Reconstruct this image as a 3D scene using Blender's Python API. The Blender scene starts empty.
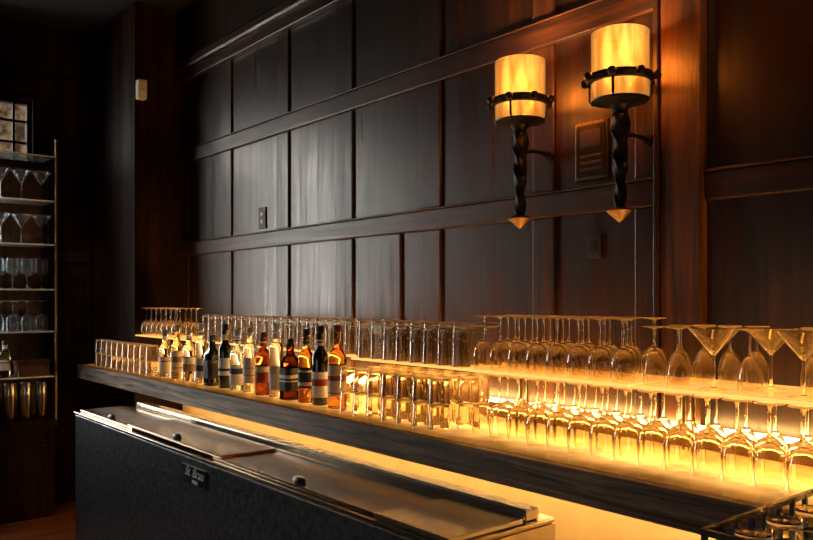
import bpy, math, random
from mathutils import Vector, Matrix
random.seed(4)
sc = bpy.context.scene
col = sc.collection
PI = math.pi
H = 1.5
# ---------------------------------------------------------------- helpers
def X(u, y):            # x of a spot that lies at distance y towards the panelled wall
    return 0.8243*y*(u-1343)/(u+230)
def tag(o, label=None, cat=None, group=None, kind=None):
    if label: o['label'] = label
    if cat: o['category'] = cat
    if group: o['group'] = group
    if kind: o['kind'] = kind
    return o
def empty(name, loc, rz=0):
    o = bpy.data.objects.new(name, None); col.objects.link(o)
    o.location = loc; o.rotation_euler = (0,0,rz); o.empty_display_size = .05
    return o
class MB:
    def __init__(s): s.v=[]; s.f=[]
    def box(s,x0,x1,y0,y1,z0,z1):
        b=len(s.v)
        s.v += [(x0,y0,z0),(x1,y0,z0),(x1,y1,z0),(x0,y1,z0),(x0,y0,z1),(x1,y0,z1),(x1,y1,z1),(x0,y1,z1)]
        s.f += [[b+i for i in q] for q in ((0,3,2,1),(4,5,6,7),(0,1,5,4),(1,2,6,5),(2,3,7,6),(3,0,4,7))]
        return s
    def lathe(s,prof,seg=24,c=(0,0,0),sq=0):
        rings=[]
        for r,z in prof:
            if r<1e-6:
                rings.append([len(s.v)]); s.v.append((c[0],c[1],c[2]+z))
            else:
                rg=[]
                for k in range(seg):
                    a=2*PI*k/seg
                    cx,sy=math.cos(a),math.sin(a)
                    m=1
                    if sq: m=1/(abs(cx)**sq+abs(sy)**sq)**(1/sq)
                    rg.append(len(s.v)); s.v.append((c[0]+r*m*cx,c[1]+r*m*sy,c[2]+z))
                rings.append(rg)
        for a,b in zip(rings,rings[1:]):
            n=seg
            for k in range(n):
                k2=(k+1)%n
                if len(a)==1 and len(b)==1: continue
                if len(a)==1: s.f.append([a[0],b[k2],b[k]])
                elif len(b)==1: s.f.append([a[k],a[k2],b[0]])
                else: s.f.append([a[k],a[k2],b[k2],b[k]])
        return s
    def tube(s,pts,r,seg=10):
        pts=[Vector(p) for p in pts]; rings=[]
        rr = r if isinstance(r,(list,tuple)) else [r]*len(pts)
        for i,p in enumerate(pts):
            d=(pts[min(i+1,len(pts)-1)]-pts[max(i-1,0)]).normalized()
            up=Vector((0,0,1)) if abs(d.z)<.9 else Vector((1,0,0))
            a=d.cross(up).normalized(); b=d.cross(a)
            rg=[]
            for k in range(seg):
                t=2*PI*k/seg
                rg.append(len(s.v)); s.v.append(tuple(p+rr[i]*(math.cos(t)*a+math.sin(t)*b)))
            rings.append(rg)
        for a,b in zip(rings,rings[1:]):
            for k in range(seg):
                s.f.append([a[k],b[k],b[(k+1)%seg],a[(k+1)%seg]])
        s.f.append(rings[0][:]); s.f.append(rings[-1][::-1])
        return s
    def build(s,name,mat,parent=None,smooth=False,bev=0):
        me=bpy.data.meshes.new(name); me.from_pydata(s.v,[],s.f)
        import bmesh
        bm=bmesh.new(); bm.from_mesh(me); bmesh.ops.recalc_face_normals(bm,faces=bm.faces); bm.to_mesh(me); bm.free()
        if mat: me.materials.append(mat)
        if smooth:
            for p in me.polygons: p.use_smooth=True
            try: me.set_sharp_from_angle(angle=math.radians(42))
            except Exception: pass
        o=bpy.data.objects.new(name,me); col.objects.link(o)
        if parent: o.parent=parent
        if bev:
            m=o.modifiers.new('b','BEVEL'); m.width=bev; m.segments=2; m.limit_method='ANGLE'
        return o
def copy_tree(o, parent=None):
    c=o.copy(); col.objects.link(c); c.parent=parent
    for ch in list(o.children): copy_tree(ch,c)
    return c
used=set()
def put(proto, loc, label, cat, group, rz=0):
    if proto.name in used: o=copy_tree(proto)
    else: o=proto; used.add(proto.name)
    o.location=loc; o.rotation_euler=(0,0,rz)
    for k in ('label','category','group'):
        if k in o: del o[k]
    return tag(o,label,cat,group)
ORD=['first','second','third','fourth','fifth','sixth','seventh','eighth','ninth','tenth','eleventh','twelfth','thirteenth','fourteenth','fifteenth','sixteenth','seventeenth','eighteenth','nineteenth','twentieth','twenty-first','twenty-second','twenty-third','twenty-fourth','twenty-fifth']
# ---------------------------------------------------------------- materials
def nt(name):
    m=bpy.data.materials.new(name); m.use_nodes=True
    n=m.node_tree; n.nodes.clear(); out=n.nodes.new('ShaderNodeOutputMaterial')
    return m,n,out
def N(n,t,**k):
    x=n.nodes.new(t)
    for a,b in k.items():
        if a in x.inputs.keys(): x.inputs[a].default_value=b
        else: setattr(x,a,b)
    return x
def c4(c): return (c[0],c[1],c[2],1)
def plain(name,c,rough=.5,metal=0,noise=0,bump=0,scale=60,coat=0):
    m,n,out=nt(name); p=N(n,'ShaderNodeBsdfPrincipled'); 
    p.inputs['Base Color'].default_value=c4(c); p.inputs['Roughness'].default_value=rough; p.inputs['Metallic'].default_value=metal
    p.inputs['Coat Weight'].default_value=coat
    tc=N(n,'ShaderNodeTexCoord'); no=N(n,'ShaderNodeTexNoise',Scale=scale,Detail=5.0); n.links.new(tc.outputs['Object'],no.inputs['Vector'])
    if noise:
        r=N(n,'ShaderNodeValToRGB'); r.color_ramp.elements[0].position=.3; r.color_ramp.elements[1].position=.7
        r.color_ramp.elements[0].color=c4([v*(1-noise) for v in c]); r.color_ramp.elements[1].color=c4([min(1,v*(1+noise)) for v in c])
        n.links.new(no.outputs['Fac'],r.inputs['Fac']); n.links.new(r.outputs['Color'],p.inputs['Base Color'])
    if bump:
        b=N(n,'ShaderNodeBump',Strength=bump,Distance=.004); n.links.new(no.outputs['Fac'],b.inputs['Height']); n.links.new(b.outputs['Normal'],p.inputs['Normal'])
    n.links.new(p.outputs[0],out.inputs[0]); return m
def wood(name,c1,c2,sc_,rough=(.25,.5),bump=.15,coat=.0,pos=(.38,.66),tint=(1,.90,.80),spec=.5):
    m,n,out=nt(name); p=N(n,'ShaderNodeBsdfPrincipled')
    tc=N(n,'ShaderNodeTexCoord'); mp=N(n,'ShaderNodeMapping'); mp.inputs['Scale'].default_value=sc_
    n.links.new(tc.outputs['Object'],mp.inputs['Vector'])
    no=N(n,'ShaderNodeTexNoise',Scale=1.0,Detail=9.0,Roughness=.72,Distortion=.6); n.links.new(mp.outputs[0],no.inputs['Vector'])
    big=N(n,'ShaderNodeTexNoise',Scale=1.6,Detail=3.0); n.links.new(tc.outputs['Object'],big.inputs['Vector'])
    r=N(n,'ShaderNodeValToRGB'); r.color_ramp.elements[0].position=pos[0]; r.color_ramp.elements[1].position=pos[1]
    r.color_ramp.elements[0].color=c4(c1); r.color_ramp.elements[1].color=c4(c2)
    n.links.new(no.outputs['Fac'],r.inputs['Fac'])
    mx=N(n,'ShaderNodeMix',data_type='RGBA',blend_type='MULTIPLY'); mx.inputs[0].default_value=.85
    r2=N(n,'ShaderNodeValToRGB'); r2.color_ramp.elements[0].position=.38; r2.color_ramp.elements[1].position=.64
    r2.color_ramp.elements[0].color=(.22,.19,.18,1); r2.color_ramp.elements[1].color=(1,1,1,1)
    n.links.new(big.outputs['Fac'],r2.inputs['Fac'])
    n.links.new(r.outputs['Color'],mx.inputs[6]); n.links.new(r2.outputs['Color'],mx.inputs[7]); n.links.new(mx.outputs[2],p.inputs['Base Color'])
    mr=N(n,'ShaderNodeMapRange'); mr.inputs['From Min'].default_value=.3; mr.inputs['From Max'].default_value=.7
    mr.inputs['To Min'].default_value=rough[1]; mr.inputs['To Max'].default_value=rough[0]
    n.links.new(no.outputs['Fac'],mr.inputs['Value']); n.links.new(mr.outputs[0],p.inputs['Roughness'])
    p.inputs['Coat Weight'].default_value=coat; p.inputs['Coat Roughness'].default_value=.3
    p.inputs['Specular Tint'].default_value=c4(tint); p.inputs['Specular IOR Level'].default_value=spec
    b=N(n,'ShaderNodeBump',Strength=bump,Distance=.003); n.links.new(no.outputs['Fac'],b.inputs['Height']); n.links.new(b.outputs['Normal'],p.inputs['Normal'])
    n.links.new(p.outputs[0],out.inputs[0]); return m
def emis(name,c,s):
    m,n,out=nt(name); e=N(n,'ShaderNodeEmission'); e.inputs[0].default_value=c4(c); e.inputs[1].default_value=s
    n.links.new(e.outputs[0],out.inputs[0]); return m
def glass(name,c,ior=1.45,rough=0.0,lit_haze=0,hc=(1,.9,.7),glow=None):
    m,n,out=nt(name); g=N(n,'ShaderNodeBsdfGlass'); g.inputs['Color'].default_value=c4(c); g.inputs['Roughness'].default_value=rough; g.inputs['IOR'].default_value=ior
    last=g
    if lit_haze:  # diffuse share added towards the edges so the glass picks up glow
        tl=N(n,'ShaderNodeBsdfTranslucent'); tl.inputs[0].default_value=c4(hc)
        df=N(n,'ShaderNodeBsdfDiffuse'); df.inputs[0].default_value=c4(hc)
        h=N(n,'ShaderNodeMixShader'); h.inputs[0].default_value=.5; n.links.new(tl.outputs[0],h.inputs[1]); n.links.new(df.outputs[0],h.inputs[2])
        lw=N(n,'ShaderNodeLayerWeight',Blend=.3); mr=N(n,'ShaderNodeMapRange'); mr.inputs['From Min'].default_value=.40; mr.inputs['To Min'].default_value=lit_haze*.10; mr.inputs['To Max'].default_value=min(.9,lit_haze*5)
        n.links.new(lw.outputs['Facing'],mr.inputs['Value'])
        mm=N(n,'ShaderNodeMixShader'); n.links.new(mr.outputs[0],mm.inputs[0]); n.links.new(g.outputs[0],mm.inputs[1]); n.links.new(h.outputs[0],mm.inputs[2])
        last=mm
    if glow:
        e=N(n,'ShaderNodeEmission'); e.inputs[0].default_value=c4(glow[0]); e.inputs[1].default_value=glow[1]
        a=N(n,'ShaderNodeAddShader'); n.links.new(last.outputs[0],a.inputs[0]); n.links.new(e.outputs[0],a.inputs[1]); last=a
    n.links.new(last.outputs[0],out.inputs[0])
    return m
M={}
M['panel']=wood('dark_panel_wood',(.010,.004,.0018),(.082,.030,.012),(20,20,1.0),rough=(.24,.46),bump=.22,spec=.65)
M['stile']=wood('dark_stile_wood',(.011,.0045,.002),(.11,.040,.015),(26,26,1.3),rough=(.26,.48),bump=.25,spec=.55)
M['pil']=wood('pilaster_wood',(.02,.008,.003),(.27,.095,.030),(26,26,1.3),rough=(.28,.5),bump=.35,spec=.5)
M['rail']=wood('dark_rail_wood',(.011,.0045,.002),(.12,.043,.016),(1.3,26,26),rough=(.3,.5),bump=.25)
M['back']=wood('back_wall_wood',(.008,.003,.0012),(.042,.013,.005),(12,12,.9),rough=(.5,.7),spec=.1)
M['backing']=wood('shelf_backing_wood',(.05,.02,.007),(.17,.07,.025),(12,12,.9),rough=(.4,.6))
M['slab']=wood('shelf_slab_wood',(.016,.009,.005),(.62,.36,.19),(1.6,26,46),rough=(.35,.6),bump=.7,pos=(.40,.66))
M['floor']=wood('floor_planks',(.10,.03,.012),(.26,.085,.035),(10,1.2,10),rough=(.3,.5))
M['ceil']=plain('ceiling_paint',(.004,.003,.0025),.9,noise=.2)
M['lowwall']=plain('lower_wall_paint',(.72,.50,.25),.6,noise=.08,scale=6)
M['glass']=glass('clear_glass',(1,.965,.90),ior=1.47,lit_haze=.16,hc=(1,.76,.40))  # gold glow from the lit shelf put into the edge haze colour
M['glass_cool']=glass('far_clear_glass',(.97,.99,1),lit_haze=.14,hc=(1,.96,.9))
M['plate']=glass('lit_riser_glass',(1,.93,.78),lit_haze=.10,hc=(1,.8,.45),glow=((1,.47,.11),.52))  # emission added to the plate to light the glasses above it
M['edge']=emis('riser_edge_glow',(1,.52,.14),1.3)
M['led']=emis('under_shelf_led',(1,.58,.20),50)
M['added_led']=emis('added_rear_led',(1,.56,.17),60)
m,n,out=nt('lit_shelf_panel'); e=N(n,'ShaderNodeEmission'); sx=N(n,'ShaderNodeSeparateXYZ')
geo=N(n,'ShaderNodeNewGeometry'); n.links.new(geo.outputs['Position'],sx.inputs[0])
r=N(n,'ShaderNodeValToRGB'); el=r.color_ramp.elements
el[0].position=0; el[0].color=(.16,.055,.008,1); el[1].position=1; el[1].color=(2.4,1.15,.26,1)
q=el.new(.12); q.color=(.42,.165,.028,1); q=el.new(.26); q.color=(1.15,.52,.11,1); q=el.new(.5); q.color=(3.6,1.75,.44,1)
mr=N(n,'ShaderNodeMapRange'); mr.inputs['From Min'].default_value=1.64; mr.inputs['From Max'].default_value=2.18
n.links.new(sx.outputs['Y'],mr.inputs['Value']); n.links.new(mr.outputs[0],r.inputs['Fac'])
mr2=N(n,'ShaderNodeMapRange'); mr2.inputs['From Min'].default_value=-5.0; mr2.inputs['From Max'].default_value=-1.2; mr2.inputs['To Min'].default_value=.6; mr2.inputs['To Max'].default_value=1.0
n.links.new(sx.outputs['X'],mr2.inputs['Value'])
no=N(n,'ShaderNodeTexNoise',Scale=9.0,Detail=4.0); n.links.new(geo.outputs['Position'],no.inputs['Vector'])
mu=N(n,'ShaderNodeMath',operation='MULTIPLY'); n.links.new(mr2.outputs[0],mu.inputs[0])
mr3=N(n,'ShaderNodeMapRange'); mr3.inputs['From Min'].default_value=.3; mr3.inputs['From Max'].default_value=.7; mr3.inputs['To Min'].default_value=.55; mr3.inputs['To Max'].default_value=1.3
n.links.new(no.outputs['Fac'],mr3.inputs['Value']); n.links.new(mr3.outputs[0],mu.inputs[1])
n.links.new(r.outputs['Color'],e.inputs[0]); n.links.new(mu.outputs[0],e.inputs[1])
gy=N(n,'ShaderNodeBsdfGlossy'); gy.inputs['Roughness'].default_value=.15; gy.inputs[0].default_value=(.14,.11,.07,1)
ad=N(n,'ShaderNodeAddShader'); n.links.new(e.outputs[0],ad.inputs[0]); n.links.new(gy.outputs[0],ad.inputs[1]); n.links.new(ad.outputs[0],out.inputs[0])
M['lit']=m
M['iron']=plain('wrought_iron',(.024,.018,.014),.42,.8,noise=.4,bump=.5,scale=90)
M['copper']=plain('copper_tip',(.20,.11,.045),.48,1,noise=.3)
M['black']=plain('black_vinyl_steel',(.036,.046,.052),.42,0,noise=.9,bump=1,scale=35,coat=.2)
M['steel']=plain('brushed_steel',(.55,.49,.40),.25,1,noise=.1,scale=20)
M['darksteel']=plain('lid_steel',(.52,.41,.28),.2,1,noise=.2,scale=5)
M['knob']=plain('black_plastic',(.015,.015,.015),.3)
M['silver']=plain('badge_silver',(.85,.85,.82),.5,.0)
M['beige']=plain('beige_plastic',(.75,.63,.42),.5)
M['brass']=plain('aged_brass',(.20,.13,.065),.38,1,noise=.3)
M['shelfglass']=glass('far_shelf_glass',(.9,.96,1),lit_haze=.10,hc=(.9,.9,.85))
M['shelfedge']=plain('pale_shelf_edge',(.55,.58,.58),.3,.3)
M['bulb']=emis('bulb_glow',(1,.84,.56),3.2)
m,n,out=nt('amber_mica_shade')
tr=N(n,'ShaderNodeBsdfTranslucent'); tp=N(n,'ShaderNodeBsdfTransparent'); tp.inputs[0].default_value=(1,.72,.36,1)
gl=N(n,'ShaderNodeBsdfGlossy'); gl.inputs['Roughness'].default_value=.2
em=N(n,'ShaderNodeEmission')
tc=N(n,'ShaderNodeTexCoord'); mp=N(n,'ShaderNodeMapping'); mp.inputs['Scale'].default_value=(34,34,6)
no=N(n,'ShaderNodeTexNoise',Scale=1.0,Detail=4.0,Distortion=.4); n.links.new(tc.outputs['Object'],mp.inputs[0]); n.links.new(mp.outputs[0],no.inputs['Vector'])
r=N(n,'ShaderNodeValToRGB'); r.color_ramp.elements[0].position=.34; r.color_ramp.elements[1].position=.64
r.color_ramp.elements[0].color=(.34,.13,.016,1); r.color_ramp.elements[1].color=(.55,.29,.075,1)
n.links.new(no.outputs['Fac'],r.inputs['Fac']); n.links.new(r.outputs['Color'],em.inputs[0]); em.inputs[1].default_value=.55
r2=N(n,'ShaderNodeValToRGB'); r2.color_ramp.elements[0].position=.34; r2.color_ramp.elements[1].position=.64
r2.color_ramp.elements[0].color=(.040,.022,.007,1); r2.color_ramp.elements[1].color=(.098,.080,.042,1)
n.links.new(no.outputs['Fac'],r2.inputs['Fac'])
lw=N(n,'ShaderNodeLayerWeight',Blend=.35); mr=N(n,'ShaderNodeMapRange'); mr.inputs['From Min'].default_value=0; mr.inputs['From Max'].default_value=.55; mr.inputs['To Min'].default_value=1.35; mr.inputs['To Max'].default_value=.10  # bright core and darker edges of the lit shade put into its colour
n.links.new(lw.outputs['Facing'],mr.inputs['Value'])
mxv=N(n,'ShaderNodeVectorMath',operation='SCALE'); n.links.new(r2.outputs['Color'],mxv.inputs[0]); n.links.new(mr.outputs[0],mxv.inputs['Scale']); n.links.new(mxv.outputs[0],tr.inputs[0])
m1=N(n,'ShaderNodeMixShader'); m1.inputs[0].default_value=.42; n.links.new(tr.outputs[0],m1.inputs[1]); n.links.new(tp.outputs[0],m1.inputs[2])
m2=N(n,'ShaderNodeMixShader'); m2.inputs[0].default_value=.05; n.links.new(m1.outputs[0],m2.inputs[1]); n.links.new(gl.outputs[0],m2.inputs[2])
ad=N(n,'ShaderNodeAddShader'); n.links.new(m2.outputs[0],ad.inputs[0]); n.links.new(em.outputs[0],ad.inputs[1]); n.links.new(ad.outputs[0],out.inputs[0])
M['shade']=m
# ---------------------------------------------------------------- setting
YW=2.2; XB=-6.0
def struct(o): o['kind']='structure'; return o
struct(MB().box(XB-.2,1.6,YW+.03,YW+.18,.0,3.5).build('wall_right',M['panel']))
struct(MB().box(-5.14,1.6,YW+.018,YW+.03,0,1.03).build('wall_lower',M['lowwall']))
tn=[0]
def trim(x0,x1,y0,y1,z0,z1,mat,bev=.006):
    tn[0]+=1
    return struct(MB().box(x0,x1,y0,y1,z0,z1).build('trim_%d'%tn[0],mat,bev=bev))
zm=H+.350; zu=H+.985
pil=(-1.385,-1.245)
rails_x=[(-5.13,pil[0]),(pil[1],1.55)]
for a,b in rails_x:
    trim(a,b,YW+.008,YW+.03,zm-.045,zm+.042,M['rail'])
    trim(a,b,YW+.002,YW+.03,zm+.042,zm+.050,M['rail'],.003)
    trim(a,b,YW+.008,YW+.03,zu-.045,zu+.045,M['rail'])
    trim(a,b,YW+.002,YW+.03,zu+.045,zu+.052,M['rail'],.003)
    trim(a,b,YW-.01,YW+.03,3.0,3.07,M['rail'])
    trim(a,b,YW-.03,YW+.03,3.07,3.15,M['rail'],.02)
segs=[(1.06,zm-.045),(zm+.050,zu-.045),(zu+.052,3.0)]
for (u0,u1) in ((180,188),(220,231),(276,288),(335,352),(419,440),(532,554),(634,654)):
    for z0,z1 in segs:
        trim(X(u0,YW+.018),X(u1,YW+.018),YW+.018,YW+.03,z0,z1,M['stile'],.006)
trim(X(386,YW),X(397,YW),YW+.018,YW+.03,1.06,zm-.045,M['stile'],.006)
for z0,z1 in segs: trim(-.5,-.38,YW+.018,YW+.03,z0,z1,M['stile'],.006)
trim(pil[0],pil[1],YW-.012,YW+.03,1.06,3.15,M['pil'],.006)
trim(pil[0]-.02,pil[0]-.002,YW-.022,YW+.03,1.06,3.0,M['stile'],.004)
struct(MB().box(XB-.15,-5.14,1.88,YW+.03,0,3.5).build('wall_pier',M['back']))
wm=MB()
wm.box(XB-.15,XB,-3,.15,0,3.5).box(XB-.15,XB,.15,1.06,0,1.0).box(XB-.15,XB,.15,1.06,2.98,3.5).box(XB-.15,XB,1.06,1.88,0,2.48).box(XB-.15,XB,1.06,1.88,2.94,3.5).box(XB-.15,XB,1.46,1.88,2.48,2.94).box(XB-.15,XB,1.06,1.12,2.48,2.94)
struct(wm.build('wall_left',M['back']))
trim(XB,XB+.004,1.07,1.525,.68,2.43,M['backing'],0)
trim(XB,XB+.03,1.60,1.86,1.78,1.86,M['back']); trim(XB,XB+.03,1.60,1.86,2.45,2.53,M['back'])
trim(XB,XB+.04,1.06,1.87,3.0,3.12,M['back'])
def window(k,wy0,wy1,wz0,wz1,ny,nz):
    w=MB()
    w.box(XB-.1,XB-.04,wy0,wy0+.03,wz0,wz1).box(XB-.1,XB-.04,wy1-.03,wy1,wz0,wz1).box(XB-.1,XB-.04,wy0+.03,wy1-.03,wz0,wz0+.03).box(XB-.1,XB-.04,wy0+.03,wy1-.03,wz1-.03,wz1)
    for i in range(1,ny):
        y=wy0+(wy1-wy0)*i/ny; w.box(XB-.085,XB-.055,y-.008,y+.008,wz0+.03,wz1-.03)
    for i in range(1,nz):
        z=wz0+(wz1-wz0)*i/nz; w.box(XB-.083,XB-.057,wy0+.03,wy1-.03,z-.008,z+.008)
    struct(w.build('window_%d'%k,M['back']))
window(1,.15,1.06,1.0,2.98,4,8)
window(2,1.12,1.46,2.48,2.94,3,3)
m,n,out=nt('outside_daylight'); e=N(n,'ShaderNodeEmission'); tc=N(n,'ShaderNodeTexCoord'); sx=N(n,'ShaderNodeSeparateXYZ')
n.links.new(tc.outputs['Object'],sx.inputs[0]); r=N(n,'ShaderNodeValToRGB'); el=r.color_ramp.elements
el[0].position=.0; el[0].color=(1,1,.97,1); el[1].position=1; el[1].color=(.010,.006,.003,1)
x=el.new(.50); x.color=(1,.98,.93,1)
x=el.new(.58); x.color=(.012,.008,.0045,1)
mr=N(n,'ShaderNodeMapRange'); mr.inputs['From Min'].default_value=.0; mr.inputs['From Max'].default_value=2.0
n.links.new(sx.outputs['Y'],mr.inputs['Value']); n.links.new(mr.outputs[0],r.inputs['Fac'])
no=N(n,'ShaderNodeTexNoise',Scale=12.0,Detail=4.0); n.links.new(tc.outputs['Object'],no.inputs['Vector'])
rr=N(n,'ShaderNodeValToRGB'); rr.color_ramp.elements[0].position=.4; rr.color_ramp.elements[1].position=.6; n.links.new(no.outputs['Fac'],rr.inputs['Fac'])
rr.color_ramp.elements[0].color=(.2,.2,.2,1)
mx=N(n,'ShaderNodeMix',data_type='RGBA',blend_type='MULTIPLY'); mx.inputs[0].default_value=1
n.links.new(r.outputs['Color'],mx.inputs[6]); n.links.new(rr.outputs['Color'],mx.inputs[7]); n.links.new(mx.outputs[2],e.inputs[0]); e.inputs[1].default_value=22
n.links.new(e.outputs[0],out.inputs[0])
struct(MB().box(XB-.75,XB-.7,-.8,2.4,.2,3.8).build('daylight_backdrop',m))  # glowing backdrop standing in for daylight, dimmed behind the small window
struct(MB().box(XB-.2,1.6,-3,YW+.2,-.1,0).build('floor',M['floor']))
struct(MB().box(XB-.2,1.6,-3,YW+.2,3.5,3.6).build('ceiling',M['ceil']))
# ---------------------------------------------------------------- back bar shelf
Z0=H-.441; SB=H-.530
sh=empty('back_bar_shelf',(-2.6,1.9,SB)); tag(sh,'long dark wood shelf with a glowing amber top, carrying all the glasses and bottles','shelf')
def child(mb,name,mat,root,**k):
    o=mb.build(name,mat,root,**k)
    o.matrix_parent_inverse=Matrix.Translation(root.location).inverted()
    return o
child(MB().box(-5.13,.2,1.62,2.19,SB,Z0-.004).box(-5.5,-5.13,1.62,1.87,SB,Z0-.004),'slab',M['slab'],sh)
child(MB().box(-5.5,.2,1.62,1.655,Z0-.004,Z0),'front_lip',M['slab'],sh)
tag(child(MB().box(-5.12,.19,1.656,2.18,Z0-.004,Z0).box(-5.48,-5.12,1.656,1.86,Z0-.004,Z0),'light_panel',M['lit'],sh),'glowing amber top panel')
tag(child(MB().box(-5.0,.1,2.00,2.03,SB-.012,SB-.0005),'light_strip',M['led'],sh),'glowing strip under the shelf')
RH=.212
ZT=Z0+RH; TY1=2.10
ls=empty('added_strip_light',(-2.5,2.16,Z0)); tag(ls,'added thin amber glow strip, hidden along the wall behind the glass risers','strip light')  # hidden strip added to put gold light behind the glasses
child(MB().box(-5.05,.1,2.150,2.17,Z0+.0005,Z0+.05),'housing',M['brass'],ls)  # made-up base of the added strip
tag(child(MB().box(-5.05,.1,2.150,2.168,Z0+.05,Z0+.062),'added_glow_tube',M['added_led'],ls),'glowing tube of the added strip')
edges=[-5.08,X(196,1.865),X(366,1.865),X(480,1.865),X(645,1.865),-.2]
TY=[1.865,1.865,1.79,1.79,1.79]
nm=['glass riser carrying stemware at the far end of the shelf','glass riser carrying tumblers behind the liquor bottles','glass riser carrying tall tumblers above the stacked short ones','glass riser carrying upside-down wine glasses below the sconces','glass riser carrying martini glasses at the near end of the shelf']
for i in range(5):
    TY0=TY[i]
    a,b=edges[i]+.004,edges[i+1]-.004
    rt=empty('glass_riser',((a+b)/2,(TY0+TY1)/2,Z0)); tag(rt,nm[i],'riser','glass risers')
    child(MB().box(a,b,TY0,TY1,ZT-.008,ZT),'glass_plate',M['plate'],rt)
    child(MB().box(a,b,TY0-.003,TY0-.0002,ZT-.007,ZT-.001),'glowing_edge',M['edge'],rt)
    for xx in (a+.012,b-.012):
        child(MB().lathe([(0,0),(.006,0),(.006,RH-.008),(0,RH-.008)],10,(xx,TY1-.01,Z0)),'post',M['brass'],rt,smooth=True)
# ---------------------------------------------------------------- glass prototypes
def flip(p,h,f): return [(r,h-z) for r,z in p] if f else p
def stemglass(name,outer,inner,stem,foot,h,inv,mat):
    rt=empty(name,(0,0,0))
    MB().lathe(flip(outer+inner[::-1],h,inv),28).build('bowl',mat,rt,smooth=True)
    MB().lathe(flip(stem,h,inv),12).build('stem',mat,rt,smooth=True)
    MB().lathe(flip(foot,h,inv),28).build('foot',mat,rt,smooth=True)
    return rt
def wine(inv,mat,h=.185,R=.040):
    zb=h*.46
    outer=[(0,zb),(.008,zb+.001),(R*.55,zb+.007),(R*.875,zb+.022),(R,zb+.044),(R*.98,zb+.064),(R*.90,h-.012),(R*.82,h)]
    inner=[(0,zb+.003),(.008,zb+.004),(R*.55-.0008,zb+.009),(R*.875-.0012,zb+.0235),(R-.0012,zb+.0445),(R*.98-.0012,zb+.064),(R*.90-.001,h-.012),(R*.82-.001,h)]
    stem=[(0,.005),(.007,.006),(.004,.013),(.003,.03),(.003,zb-.015),(.005,zb-.004),(.006,zb+.0005),(0,zb+.0005)]
    foot=[(0,0),(.034,0),(.035,.0012),(.034,.0022),(.02,.0038),(.006,.006),(0,.006)]
    return stemglass('wine_glass',outer,inner,stem,foot,h,inv,mat)
def flute(inv,mat,h=.185):
    zb=h*.42; R=.030
    outer=[(0,zb),(.008,zb+.002),(.018,zb+.013),(.026,zb+.032),(R,zb+.055),(R*.95,h-.01),(R*.9,h)]
    inner=[(0,zb+.003)]+[(r-.001,z+.0015) for r,z in outer[1:-1]]+[(R*.9-.001,h)]
    stem=[(0,.005),(.007,.006),(.0036,.013),(.0028,.03),(.0028,zb-.01),(.005,zb-.001),(.005,zb+.001),(0,zb+.001)]
    foot=[(0,0),(.031,0),(.032,.0012),(.031,.0022),(.02,.0036),(.006,.006),(0,.006)]
    return stemglass('small_wine_glass',outer,inner,stem,foot,h,inv,mat)
def martini(inv,mat,h=.172,R=.060):
    zb=h*.56
    outer=[(0,zb),(.005,zb+.002),(R-.0005,h-.001),(R,h)]
    inner=[(0,zb+.005),(.004,zb+.0055),(R-.0018,h-.0004),(R-.001,h)]
    stem=[(0,.005),(.008,.006),(.004,.014),(.0034,.03),(.0034,zb-.01),(.005,zb+.001),(0,zb+.001)]
    foot=[(0,0),(.035,0),(.0355,.0012),(.02,.003),(.006,.006),(0,.006)]
    return stemglass('martini_glass',outer,inner,stem,foot,h,inv,mat)
def tumbler(name,h,r0,r1,base):
    outer=[(0,0),(r0-.002,0),(r0,.002),(r1,h-.001),(r1,h)]
    inner=[(0,base),(r0-.003,base+.001),(r0-.0014,base+.004),(r1-.0014,h-.001),(r1-.0012,h)]
    me=MB().lathe(flip(outer+inner[::-1],h,True),28)
    return me.build(name,M['glass'],None,smooth=True)
P_wi=wine(True,M['glass'],.178,.036); P_wl=wine(True,M['glass'],.200,.037); P_fl=flute(True,M['glass'],.158); P_fb=flute(True,M['glass'],.190); P_ma=martini(False,M['glass'],.156,.062)
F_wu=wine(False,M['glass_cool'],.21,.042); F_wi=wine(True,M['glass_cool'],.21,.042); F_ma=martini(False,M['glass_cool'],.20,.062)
P_rock=tumbler('short_tumbler',.088,.034,.039,.008)
P_high=tumbler('tall_tumbler',.147,.0275,.033,.010)
def row(proto,x0,dx,n,y,z,fmt,cat,group,jit=.003):
    for i in range(n):
        put(proto,(x0+i*dx+random.uniform(-jit,jit),y+random.uniform(-jit,jit),z),fmt%ORD[i],cat,group,random.uniform(0,6))
xa=X(101,1.72)
for lv,nmx in ((0,'bottom'),(1,'top')):
    row(P_rock,xa,.1,10,1.72,Z0+lv*.0885,'upside-down short tumbler at the far end, '+nmx+' level, %s from the left','glass','short tumblers at the far end',0)
row(P_rock,-5.03,.1,8,1.815,Z0,'upside-down short tumbler at the far end, second row, %s from the left','glass','second row of tumblers at the far end',.002)
row(P_wi,-5.03,.082,7,1.92,ZT,'upside-down wine glass on the far riser, front row, %s from the left','glass','wine glasses on the far riser',.001)
row(P_wi,-4.99,.082,7,2.03,ZT,'upside-down wine glass on the far riser, rear row, %s from the left','glass','rear wine glasses on the far riser',.001)
def count(a,b,dx): return int((b-a)/dx)+1
xb0=edges[1]+.05; nb=min(25,count(xb0,edges[2]-.05,.078))
row(P_high,xb0,.078,nb,1.91,ZT,'tall tumbler on the riser behind the bottles, front row, %s from the left','glass','tall tumblers behind the bottles')
row(P_high,xb0+.038,.078,nb-1,2.02,ZT,'tall tumbler on the riser behind the bottles, rear row, %s from the left','glass','rear tall tumblers behind the bottles')
row(P_rock,xb0,.10,count(xb0,-2.62,.10),1.93,Z0,'short tumbler under the riser behind the bottles, %s from the left','glass','short tumblers under the riser')
xc=X(349,1.75)
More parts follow.
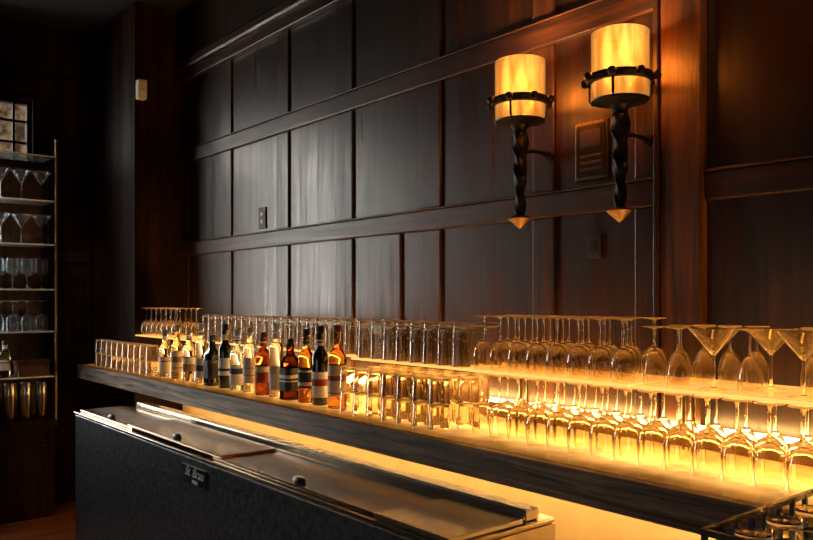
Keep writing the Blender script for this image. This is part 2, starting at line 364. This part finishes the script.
for yy,rn,nn in ((1.75,'front',7),(1.845,'middle',7),(1.94,'rear',7)):
    for lv,nmx in ((0,'bottom'),(1,'top')):
        row(P_rock,xc+(.045 if rn=='middle' else 0),.088,nn,yy,Z0+lv*.0885,'stacked short tumbler, '+nmx+' level of the '+rn+' row, %s right of the bottles','glass','stacked short tumblers right of the bottles',0)
xc0=edges[2]+.045; ncc=count(xc0,edges[3]-.045,.078)
for yy,rn,nn,off in ((1.832,'front',ncc,0),(1.908,'middle',ncc-1,.04),(1.985,'rear',ncc,0)):
    row(P_high,xc0+off,.078,nn,yy,ZT,'tall tumbler above the stacked short ones, '+rn+' row, %s from the left','glass',rn+' row of tall tumblers above the stacked short ones')
xd=X(480,1.81)
row(P_wl,xd+.01,.079,20,1.81,Z0,'upside-down wine glass in the lower front row, %s from the left','glass','lower front row of wine glasses',.001)
row(P_wl,xd+.05,.079,17,1.889,Z0,'upside-down wine glass in the lower middle row, %s from the left','glass','lower middle row of wine glasses',.001)
row(P_fb,xd+.03,.079,17,1.967,Z0,'small upside-down wine glass in the lower rear row, %s from the left','glass','lower rear row of wine glasses')
xe=edges[3]+.045; ne=count(xe,edges[4]-.045,.078)
for yy,rn,nn,off in ((1.835,'front',ne,0),(1.911,'middle',ne-1,.039),(1.988,'rear',ne,0)):
    row(P_wi,xe+off,.078,nn,yy,ZT,'upside-down wine glass on the riser below the sconces, '+rn+' row, %s from left','glass',rn+' wine glasses on the riser below the sconces',.001)
near=[('f',-1.185,1.845),('f',-1.117,1.85),('m',-1.02,1.855),('f',-.923,1.85),('m',-.80,1.86),('f',-.705,1.85),('m',-.60,1.86),('f',-.50,1.85),
      ('f',-1.155,1.915),('f',-1.19,1.985),('f',-1.12,1.985),('f',-1.045,1.985),('m',-.935,1.985),('f',-.83,1.985),('f',-.76,1.98),('m',-.66,1.985),('f',-.565,1.985),
      ('f',-1.16,2.06),('f',-1.085,2.06),('f',-1.01,2.062),('f',-.86,2.062),('f',-.79,2.06),('f',-.72,2.062)]
cnt={'f':0,'m':0}
for k,xx,y in sorted(near,key=lambda s:s[1]):
    i=cnt[k]; cnt[k]+=1
    if k=='m': put(P_ma,(xx,y,ZT),'upright martini glass with wide cone bowl on the near riser, %s from the left'%ORD[i],'glass','upright martini glasses')
    else: put(P_fl,(xx,y,ZT),'small upside-down wine glass on the near riser, %s from the left'%ORD[i],'glass','small wine glasses on the near riser')
# ---------------------------------------------------------------- bottles
def labelmat(name,c,c2,bands):
    m,n,out=nt(name); p=N(n,'ShaderNodeBsdfPrincipled'); p.inputs['Roughness'].default_value=.55
    tc=N(n,'ShaderNodeTexCoord'); sx=N(n,'ShaderNodeSeparateXYZ'); n.links.new(tc.outputs['Generated'],sx.inputs[0])
    r=N(n,'ShaderNodeValToRGB'); r.color_ramp.interpolation='CONSTANT'; el=r.color_ramp.elements
    el[0].position=0; el[0].color=c4(c); el[1].position=bands[0]; el[1].color=c4(c2)
    for i,b in enumerate(bands[1:]):
        q=el.new(b); q.color=c4(c if i%2==0 else c2)
    n.links.new(sx.outputs['Z'],r.inputs['Fac']); n.links.new(r.outputs['Color'],p.inputs['Base Color']); n.links.new(p.outputs[0],out.inputs[0]); return m
G={'clear':glass('bottle_clear',(.98,.97,.93),lit_haze=.06,hc=(1,.8,.5)),'amber':glass('bottle_amber',(.66,.42,.20),lit_haze=.04),'gold':glass('bottle_gold',(.97,.88,.62),lit_haze=.06),
   'dark':plain('bottle_dark',(.014,.011,.008),.08,coat=.6),'green':plain('bottle_green',(.012,.022,.012),.08,coat=.6),'blue':glass('bottle_blue',(.80,.90,.98),lit_haze=.05),'red':glass('bottle_red',(.46,.22,.11),lit_haze=.04),'brown':glass('bottle_brown',(.28,.13,.06))}
WH=(.90,.85,.72); BK=(.02,.02,.02); RD=(.38,.05,.03); CR=(.80,.66,.43); BL=(.05,.08,.17); TN=(.34,.20,.09)
BANDS=[(.7,.8),(.15,.2,.45,.75),(.5,.95),(.35,.65),(.1,.14,.84,.9),(.25,.4),(.55,.85),(.3,.33,.6,.63),(.62,.92),(.2,.7),(.4,.46,.55,.7),(.12,.3,.8,.88),(.45,.72),(.08,.12,.5,.66)]
bi=[0]
def bottle(h,r,body,lab,lab2,cap,sq=0,shape='std'):
    rt=empty('liquor_bottle',(0,0,0))
    sh_=h*(.60 if shape=='std' else .68); nk=h*(.74 if shape=='std' else .76)
    if shape=='wine': sh_,nk=h*.62,h*.72
    prof=[(0,0),(r*.9,0),(r,.004),(r,sh_),(r*.93,sh_+(nk-sh_)*.3),(r*.62,sh_+(nk-sh_)*.7),(.0155,nk),(.0135,h-.035),(.016,h-.032),(.016,h-.027),(0,h-.027)]
    MB().lathe(prof,32,sq=sq).build('glass_body',G[body],rt,smooth=True)
    MB().lathe([(0,h-.027),(.0165,h-.027),(.0165,h-.001),(.0155,h),(0,h)],20).build('cap',plain('cap_paint',cap,.35,.2),rt,smooth=True)
    i=bi[0]; bi[0]+=1
    z0,z1=h*(.10+.05*(i%3)),h*(.42+.05*((i*2)%3))
    lm=labelmat('label_paper',lab,lab2,BANDS[i%14])
    MB().lathe([(r+.0006,z0),(r+.0006,z1)],32,sq=sq).build('label_band',lm,rt,smooth=True)
    if i%3!=1: MB().lathe([(.0165,nk+.01),(.0152,nk+.035)],20).build('neck_band',lm,rt,smooth=True)
    return rt
BT=[(167,.26,.034,'clear',WH,TN,(.1,.1,.1),'small clear liquor bottle, leftmost of the bottles'),
(179,.29,.033,'gold',CR,TN,(.3,.2,.1),'golden liquor bottle with cream label, second from the left'),
(191,.275,.036,'clear',TN,WH,(.4,.33,.2),'clear liquor bottle with tan label, third from the left'),
(203,.305,.032,'clear',WH,BL,(.5,.5,.5),'clear spirit bottle with white label beside the dark short one'),
(214,.25,.039,'dark',BK,BL,(.02,.02,.02),'short dark bottle with blue-black label'),
(227,.31,.034,'green',WH,BK,(.02,.02,.02),'very dark green bottle with white label'),
(239,.28,.038,'blue',WH,BL,(.4,.4,.42),'pale blue spirit bottle with white and blue label'),
(252,.30,.035,'clear',WH,TN,(.35,.3,.2),'clear bottle with white label left of the red-labelled whiskey'),
(265,.28,.039,'red',RD,CR,(.2,.03,.02),'reddish amber whiskey bottle with dark red label'),
(278,.32,.034,'clear',CR,WH,(.6,.6,.55),'tall clear bottle with cream label and pale cap'),
(292,.26,.041,'brown',BK,WH,(.02,.02,.02),'square whiskey bottle with black label'),
(308,.305,.037,'amber',BK,CR,(.03,.03,.03),'amber bottle with black label and black cap'),
(322,.32,.036,'dark',WH,RD,(.03,.02,.02),'dark brown bottle with white and red label'),
(339,.325,.041,'amber',CR,RD,(.22,.05,.02),'tall amber whiskey bottle with cream label, rightmost of the bottles')]
for i,(u,h,r_,b,l1,l2,cp,lk) in enumerate(BT):
    y=1.745+.045*i/13
    rt=bottle(h*1.04,r_*.94,b,l1,l2,cp,sq=(5 if i in (4,10) else 0),shape=('wine' if i in(5,12) else 'alt' if i in (3,7,9) else 'std'))
    rt.location=(X(u-2,y),y,Z0); rt.rotation_euler=(0,0,random.uniform(0,6) if i not in (4,10) else .1)
    tag(rt,lk,'bottle','liquor bottles on the glowing shelf')
# ---------------------------------------------------------------- sconces
def sconce():
    rt=empty('wall_sconce',(0,0,0))
    B=.245
    z=lambda q:q-B
    MB().lathe([(.0885,z(.630)),(.0885,z(.838)),(.0865,z(.838)),(.0865,z(.630)),(.0885,z(.630))],40).build('glass_shade',M['shade'],rt,smooth=True)
    MB().lathe([(0,z(.70)),(.014,z(.70)),(.024,z(.717)),(.030,z(.745)),(.024,z(.772)),(.012,z(.785)),(0,z(.787))],20).build('bulb',M['bulb'],rt,smooth=True)
    MB().lathe([(0,z(.630)),(.012,z(.630)),(.012,z(.70)),(0,z(.70))],12).build('lamp_holder',M['iron'],rt,smooth=True)
    MB().lathe([(.0905,z(.680)),(.100,z(.682)),(.107,z(.694)),(.100,z(.706)),(.0905,z(.708)),(.0905,z(.680))],40).build('upper_ring',M['iron'],rt,smooth=True)
    for j in range(8):
        a=j*PI/4+PI/8; cx,sy=math.cos(a),math.sin(a)
        MB().lathe([(0,-.015),(.010,-.011),(.015,0),(.010,.011),(0,.015)],10,(.111*cx,.111*sy,z(.694))).build('ring_stud',M['iron'],rt,smooth=True)
    MB().lathe([(0,z(.612)),(.035,z(.613)),(.060,z(.618)),(.088,z(.624)),(.089,z(.629)),(0,z(.629))],40).build('lower_cup',M['iron'],rt,smooth=True)
    for j in range(4):
        a=PI/8+j*PI/2; cx,sy=math.cos(a),math.sin(a)
        MB().tube([(.084*cx,.084*sy,z(.622)),(.095*cx,.095*sy,z(.635)),(.096*cx,.096*sy,z(.66)),(.097*cx,.097*sy,z(.69))],.0045,8).build('strut',M['iron'],rt,smooth=True)
    MB().lathe([(0,z(.575)),(.022,z(.575)),(.028,z(.583)),(.022,z(.592)),(.024,z(.600)),(.036,z(.612)),(0,z(.613))],20).build('collar',M['iron'],rt,smooth=True)
    s=MB(); n_=46; z1,z0=z(.576),z(.295); rings=[]
    for i in range(n_+1):
        t=i/n_; zz=z1+(z0-z1)*t; w_=.029-.012*t+.003*math.sin(t*5*PI); tw=t*2.0*PI
        rg=[]
        for q in range(16):
            a=2*PI*q/16; m_=w_*(.80+.24*abs(math.cos(2*a)))
            rg.append(len(s.v)); s.v.append((m_*math.cos(a+tw),m_*math.sin(a+tw),zz))
        rings.append(rg)
    for a,b in zip(rings,rings[1:]):
        for q in range(16): s.f.append([a[q],a[(q+1)%16],b[(q+1)%16],b[q]])
    s.f.append(rings[0][:]); s.f.append(rings[-1][:])
    s.build('twisted_shaft',M['iron'],rt,smooth=True)
    tag(MB().lathe([(0,0),(.012,.010),(.034,.028),(.043,.038),(.038,.043),(.02,.050),(0,.053)],20).build('finial',M['copper'],rt,smooth=True),'copper pointed tip')
    MB().tube([(0,.02,z(.52)),(0,.06,z(.53)),(0,.10,z(.53)),(0,.152,z(.525))],[.009,.007,.007,.009],10).build('wall_arm',M['iron'],rt,smooth=True)
    MB().tube([(0,.150,z(.525)),(0,.164,z(.525))],[.017,.019],20).build('wall_rose',M['iron'],rt,smooth=False)
    return rt
S1=sconce(); S1.location=(X(520,2.05),2.05,H+.250)
tag(S1,'left wrought-iron wall sconce with amber cylinder shade and twisted shaft','wall lamp','iron wall sconces')
S2=copy_tree(S1); S2.location=(X(620,2.05),2.05,H+.240)
S2['label']='right wrought-iron wall sconce, larger in view, beside the framed wall panel'
for S in (S1,S2):
    L=bpy.data.lights.new('sconce_light','POINT'); L.energy=44; L.color=(1,.50,.18); L.shadow_soft_size=.06
    o=bpy.data.objects.new('sconce_light',L); col.objects.link(o); o.location=(S.location.x,S.location.y,H+.75)
# ---------------------------------------------------------------- wall fittings
xa_,xb_=X(574,YW+.01),X(607,YW+.01)
r0=empty('wall_panel_display',((xa_+xb_)/2,YW+.03,H+.42)); tag(r0,'metal-framed dark flat panel on the wall behind the right sconce','wall panel')
za,zb=H+.42,H+.625
child(MB().box(xa_,xb_,YW+.014,YW+.03,za,zb),'frame',M['brass'],r0,bev=.004)
child(MB().box(xa_+.010,xb_-.010,YW+.011,YW+.014,za+.012,zb-.012),'face',plain('panel_face',(.045,.028,.018),.28,.5),r0)
slm=plain('panel_slats',(.11,.075,.05),.35,.8)
child(MB().box(xa_+.026,xb_-.026,YW+.009,YW+.011,za+.115,zb-.03),'screen',slm,r0,bev=.001)
for k in range(3):
    zz=za+.034+k*.022
    child(MB().box(xa_+.026,xb_-.026,YW+.009,YW+.011,zz,zz+.009),'slat',slm,r0,bev=.001)
def plate(x,z,w_,h_,label,outlet):
    r1=empty('wall_outlet' if outlet else 'switch_plate',(x,YW+.03,z-h_/2)); tag(r1,label,'outlet' if outlet else 'switch')
    child(MB().box(x-w_/2,x+w_/2,YW+.022,YW+.03,z-h_/2,z+h_/2),'cover_plate',M['iron'] if outlet else plain('brown_plate',(.045,.022,.012),.4,.3),r1,bev=.002)
    if outlet:
        for dz in (-.022,.022): child(MB().box(x-.012,x+.012,YW+.019,YW+.022,z+dz-.010,z+dz+.010),'socket',M['brass'],r1)
    else: child(MB().box(x-.010,x+.010,YW+.019,YW+.022,z-.018,z+.018),'rocker',M['iron'],r1)
plate(X(263,YW+.03),H+1.296*2.23*82/493,.085,.125,'small dark wall outlet on the left panels above the bottles',True)
plate(X(595,YW+.03),H+1.296*2.23*54/825,.06,.085,'small dark switch plate on the panel below the right sconce',False)
r1=empty('motion_sensor',(-5.10,1.915,H+1.34)); tag(r1,'small beige sensor box mounted high on the far dark pier','sensor')
child(MB().box(-5.14,-5.08,1.885,1.945,H+1.34,H+1.47),'housing',M['beige'],r1,bev=.008)
child(MB().box(-5.08,-5.074,1.895,1.935,H+1.36,H+1.39),'lens',M['silver'],r1,bev=.002)
# ---------------------------------------------------------------- bottle cooler
cx0,cx1,cy0,cy1,ct=-4.42,-1.41,1.29,1.70,.912
ck=empty('bottle_cooler',((cx0+cx1)/2,(cy0+cy1)/2,0)); tag(ck,'long black bar cooler with steel sliding lids below the glowing shelf','cooler')
child(MB().box(cx0,cx1,cy0,cy1,.0,ct-.037),'body',M['black'],ck,bev=.006)
child(MB().box(cx0-.004,cx1+.004,cy0-.006,cy1,ct-.037,ct-.022),'top_frame',M['darksteel'],ck,bev=.004)
tag(child(MB().box(cx1,cx1+.004,cy0,cy1,.1,ct-.038),'side_panel',M['steel'],ck),'stainless end panel')
lids=[(cx0+.02,cx0+.80),(cx0+.74,cx0+1.72),(cx0+1.66,cx1-.32)]
for i,(a,b) in enumerate(lids):
    dz=.0 if i!=1 else .010
    lid=child(MB().box(a,b,cy0+.022,1.558,ct-.021+dz,ct-.012+dz),'sliding_lid',M['darksteel'] ,ck,bev=.003)
    hx=(a+b)/2+(.05 if i==2 else 0)
    hd=MB().lathe([(0,0),(.028,0),(.03,.006),(.022,.014),(0,.016)],20,(0,0,0)).build('lid_handle',M['knob'],lid,smooth=True)
    hd.scale=(1.2,.55,1)
    hd.location=(hx,cy0+.06,ct-.012+dz)
child(MB().box(cx0+.1,cx1-.01,1.59,1.65,ct-.022,ct+.014),'rear_ledge',M['steel'],ck,bev=.006)
child(MB().box(cx1-.31,cx1-.005,1.30,1.575,ct-.021,ct-.006),'end_tray',M['steel'],ck,bev=.003)
bx=X(195,1.29)
bd=child(MB().box(bx-.115,bx+.11,cy0-.004,cy0,.770,.842),'badge',M['knob'],ck,bev=.001)
def text(s,size,x,y,z,mat,root,shear=0):
    c=bpy.data.curves.new('t','FONT'); c.body=s; c.size=size; c.align_x='CENTER'; c.align_y='CENTER'; c.extrude=.0008; c.shear=shear; c.offset=.0007
    t=bpy.data.objects.new('t',c); col.objects.link(t); bpy.context.view_layer.update()
    me=bpy.data.meshes.new_from_object(t); bpy.data.objects.remove(t); me.materials.clear(); me.materials.append(mat)
    o=bpy.data.objects.new('badge_lettering',me); col.objects.link(o); o.parent=root
    o.matrix_parent_inverse=Matrix.Identity(4)
    o.location=(x,y,z); o.rotation_euler=(PI/2,0,0)
    return o
text('St. Brau',.053,bx,cy0-.006,.818,M['silver'],bd,.45)
text('PARIS',.021,bx+.01,cy0-.006,.783,M['silver'],bd)
# ---------------------------------------------------------------- far shelving
sy0,sy1=.35,1.53; sx0,sx1=XB+.04,XB+.30
trim(XB,XB+.12,sy1,sy1+.03,0,2.46,M['back'],.004)
trim(XB,XB+.10,1.06,sy1,2.43,2.46,M['back'],.004)
t=empty('shelf_upright',(sx1,1.536,.67)); tag(t,'slim metal upright at the right end of the far glass shelves','upright')
child(MB().box(sx1-.005,sx1+.007,1.529,1.543,.67,2.60),'rod',M['brass'],t,bev=.002)
child(MB().box(sx1-.010,sx1+.012,1.528,1.546,2.60,2.615),'cap',M['brass'],t,bev=.002)
cbt=empty('base_cabinet',((sx0+sx1)/2,(sy0+sy1)/2,0)); tag(cbt,'dark wood base cabinet under the far glass shelves','cabinet')
child(MB().box(XB+.01,sx1+.01,sy0,sy1+.02,.62,.67),'counter_board',M['back'],cbt,bev=.004)
child(MB().box(XB+.01,sx1,sy0,sy1-.005,0,.62),'body',M['back'],cbt)
yk=[sy0+.02,sy0+.40,sy0+.79,sy1-.02]
for a,b in zip(yk,yk[1:]):
    d=child(MB().box(sx1,sx1+.008,a+.005,b-.005,.06,.60),'door',M['back'],cbt,bev=.002)
    MB().lathe([(0,-.01),(.008,-.008),(.01,0),(.008,.008),(0,.01)],12,(sx1+.018,b-.05,.5)).build('knob',M['brass'],d,smooth=True)
SZ=[2.19,1.887,1.576,1.285,.974,2.50]
snm=['second from the top','third from the top','fourth from the top','fifth from the top','lowest','topmost, empty, in front of the window']
for z,s_ in zip(SZ,snm):
    t=empty('wall_shelf',((sx0+sx1)/2,(sy0+sy1)/2,z-.012)); tag(t,'pale-edged glass shelf at the far left, '+s_,'shelf','pale shelves at the far left')
    child(MB().box(XB+.005,sx1-.012,sy0,sy1-.003,z-.008,z),'shelf_board',M['shelfglass'],t)
    child(MB().box(sx1-.0118,sx1-.006,sy0,sy1-.003,z-.009,z),'edge_strip',M['shelfedge'],t)
def farrow(proto,z,what,shelfname,dy=.112,rear=True):
    for r_,(dx,rn,off) in enumerate(((.075,'front row',0),(.19,'rear row',dy*.5))):
        if r_==1 and not rear: continue
        for i in range(5 if r_==0 else 4):
            put(proto,(sx1-dx,sy1-.07-off-i*dy,z+.0002),'%s, %s of the %s on the far wall, %s from right'%(what,rn,shelfname,ORD[i]),'glass','glasses on the '+shelfname)
farrow(F_ma,SZ[0],'upright martini glass','second shelf',.130,False)
farrow(F_ma,SZ[1],'upright martini glass','third shelf',.130,False)
farrow(F_wu,SZ[2],'upright wine glass','fourth shelf',.092)
farrow(F_wi,SZ[3],'upside-down wine glass','fifth shelf',.092)
for i,(b,c) in enumerate((('gold','pale gold'),('dark','black'),('clear','clear'))):
    rt=bottle(.25,.034,b,WH,BK,(.03,.03,.03))
    rt.location=(sx1-.08,sy1-.30-i*.09,SZ[4]); tag(rt,'small %s bottle on the lowest shelf of the far wall'%c,'bottle','bottles on the far wall')
bxm=wood('small_box_wood',(.06,.02,.01),(.16,.06,.03),(2,20,20))
r1=empty('wooden_box',(sx1-.09,sy1-.14,SZ[4])); tag(r1,'small reddish wooden box on the lowest shelf of the far wall','box')
child(MB().box(sx1-.16,sx1-.02,sy1-.23,sy1-.03,SZ[4],SZ[4]+.09),'body',bxm,r1,bev=.003)
child(MB().box(sx1-.165,sx1-.015,sy1-.235,sy1-.025,SZ[4]+.09,SZ[4]+.11),'lid',bxm,r1,bev=.003)
P_sh=empty('cocktail_shaker',(0,0,0))
MB().lathe([(0,0),(.033,0),(.036,.004),(.045,.18),(.045,.185),(0,.185)],24).build('cup',M['steel'],P_sh,smooth=True)
MB().lathe([(0,.185),(.044,.185),(.041,.26),(.039,.265),(0,.265)],24).build('cap',M['steel'],P_sh,smooth=True)
for i in range(5):
    put(P_sh,(sx1-.06,sy1-.07-i*.1,.67),'steel cocktail shaker on the far base cabinet, %s from the right'%ORD[i],'shaker','cocktail shakers on the far cabinet')
# ---------------------------------------------------------------- glass rack, near right corner
dz_=.36; rx=-.645; ry0,ry1=1.13,1.55; rt_=H-dz_; rb=rt_-.16
wt=empty('work_stand',(rx+.25,1.33,0)); tag(wt,'steel work stand carrying the dark glass rack at the near right','stand')
child(MB().box(rx-.0,rx+.6,ry0,ry1,rb-.04,rb),'top',M['darksteel'],wt,bev=.004)
for a in (rx+.02,rx+.56):
    for b in (ry0+.02,ry1-.05): child(MB().box(a,a+.03,b,b+.03,0,rb-.04),'leg',M['darksteel'],wt)
rk=empty('glass_rack',(rx+.25,1.34,rb)); tag(rk,'dark plastic glass rack with tumblers in the near right corner','rack')
rkm=plain('rack_plastic',(.012,.015,.017),.25,coat=.5)
L_=.48
child(MB().box(rx,rx+L_,ry0,ry1,rb,rb+.012),'base',rkm,rk)
for i,zq in enumerate((rb+.04,rb+.075,rb+.11,rt_-.010)):
    child(MB().box(rx,rx+L_,ry0,ry0+.008,zq,zq+.010).box(rx,rx+L_,ry1-.008,ry1,zq,zq+.010).box(rx,rx+.008,ry0+.008,ry1-.008,zq,zq+.010).box(rx+L_-.008,rx+L_,ry0+.008,ry1-.008,zq,zq+.010),'rim',rkm,rk)
for k in range(0,9):
    a=rx+.006+k*(L_-.012)/8; 
    for yy in (ry0+.005,ry1-.005): child(MB().box(a-.004,a+.004,yy-.004,yy+.004,rb+.01,rt_-.002),'upright_bar',rkm,rk)
for k in range(1,8):
    b=ry0+.006+k*(ry1-ry0-.012)/8
    for xx in (rx+.005,rx+L_-.005): child(MB().box(xx-.004,xx+.004,b-.004,b+.004,rb+.01,rt_-.002),'upright_bar',rkm,rk)
g=MB()
for k in range(1,4):
    a=rx+k*L_/4; g.box(a-.002,a+.002,ry0+.008,ry1-.008,rb+.10,rb+.114)
for k in range(1,4):
    b=ry0+k*(ry1-ry0)/4; g.box(rx+.008,rx+L_-.008,b-.002,b+.002,rb+.10,rb+.114)
child(g,'divider_grid',rkm,rk)
for i in range(4):
    for j in range(4):
        put(P_high,(rx+L_/8+i*L_/4,ry0+.0525+j*(ry1-ry0)/4,rb+.012),'tumbler in the dark rack, %s column from left, %s row from the wall'%(ORD[i],ORD[3-j]),'glass','tumblers in the dark rack')
# ---------------------------------------------------------------- lights
def area(name,loc,rot,size,power,color,sy=None):
    L=bpy.data.lights.new(name,'AREA'); L.energy=power; L.color=color; L.size=size
    if sy: L.shape='RECTANGLE'; L.size_y=sy
    o=bpy.data.objects.new(name,L); col.objects.link(o); o.location=loc; o.rotation_euler=rot
area('room_fill',(-2.2,-1.6,1.0),(math.radians(80),0,0),2.0,4.5,(1,.90,.80),1.0)
def spot(name,loc,tgt,e,c,deg):
    L=bpy.data.lights.new(name,'SPOT'); L.energy=e; L.color=c; L.spot_size=math.radians(deg); L.spot_blend=.8; L.shadow_soft_size=.06
    o=bpy.data.objects.new(name,L); col.objects.link(o); o.location=loc
    o.rotation_euler=(Vector(tgt)-Vector(loc)).to_track_quat('-Z','Y').to_euler()
spot('far_fill_spot',(-5.2,1.3,3.4),(-5.4,1.3,0),30,(1,.46,.18),70)  # added light without a fitting, warms the far floor and wall
spot('shelf_fill_spot',(-4.6,.2,3.0),(-5.85,1.25,1.7),44,(1,.94,.85),36)  # added light without a fitting, brightens the far glass shelves
spot('side_lamp',(-.3,1.2,2.9),(-1.15,2.2,2.5),50,(1,.45,.15),42)
w=bpy.data.worlds.new('World'); sc.world=w; w.use_nodes=True
w.node_tree.nodes['Background'].inputs[0].default_value=(.6,.5,.4,1); w.node_tree.nodes['Background'].inputs[1].default_value=.003
sc.view_settings.view_transform='Standard'
cam=bpy.data.cameras.new('camera'); co=bpy.data.objects.new('camera',cam); col.objects.link(co)
co.location=(0,0,H); co.rotation_euler=(PI/2,0,math.radians(50.5))
cam.lens=772/813*36; cam.sensor_width=36; cam.shift_y=30/813; cam.clip_start=.02
sc.camera=co
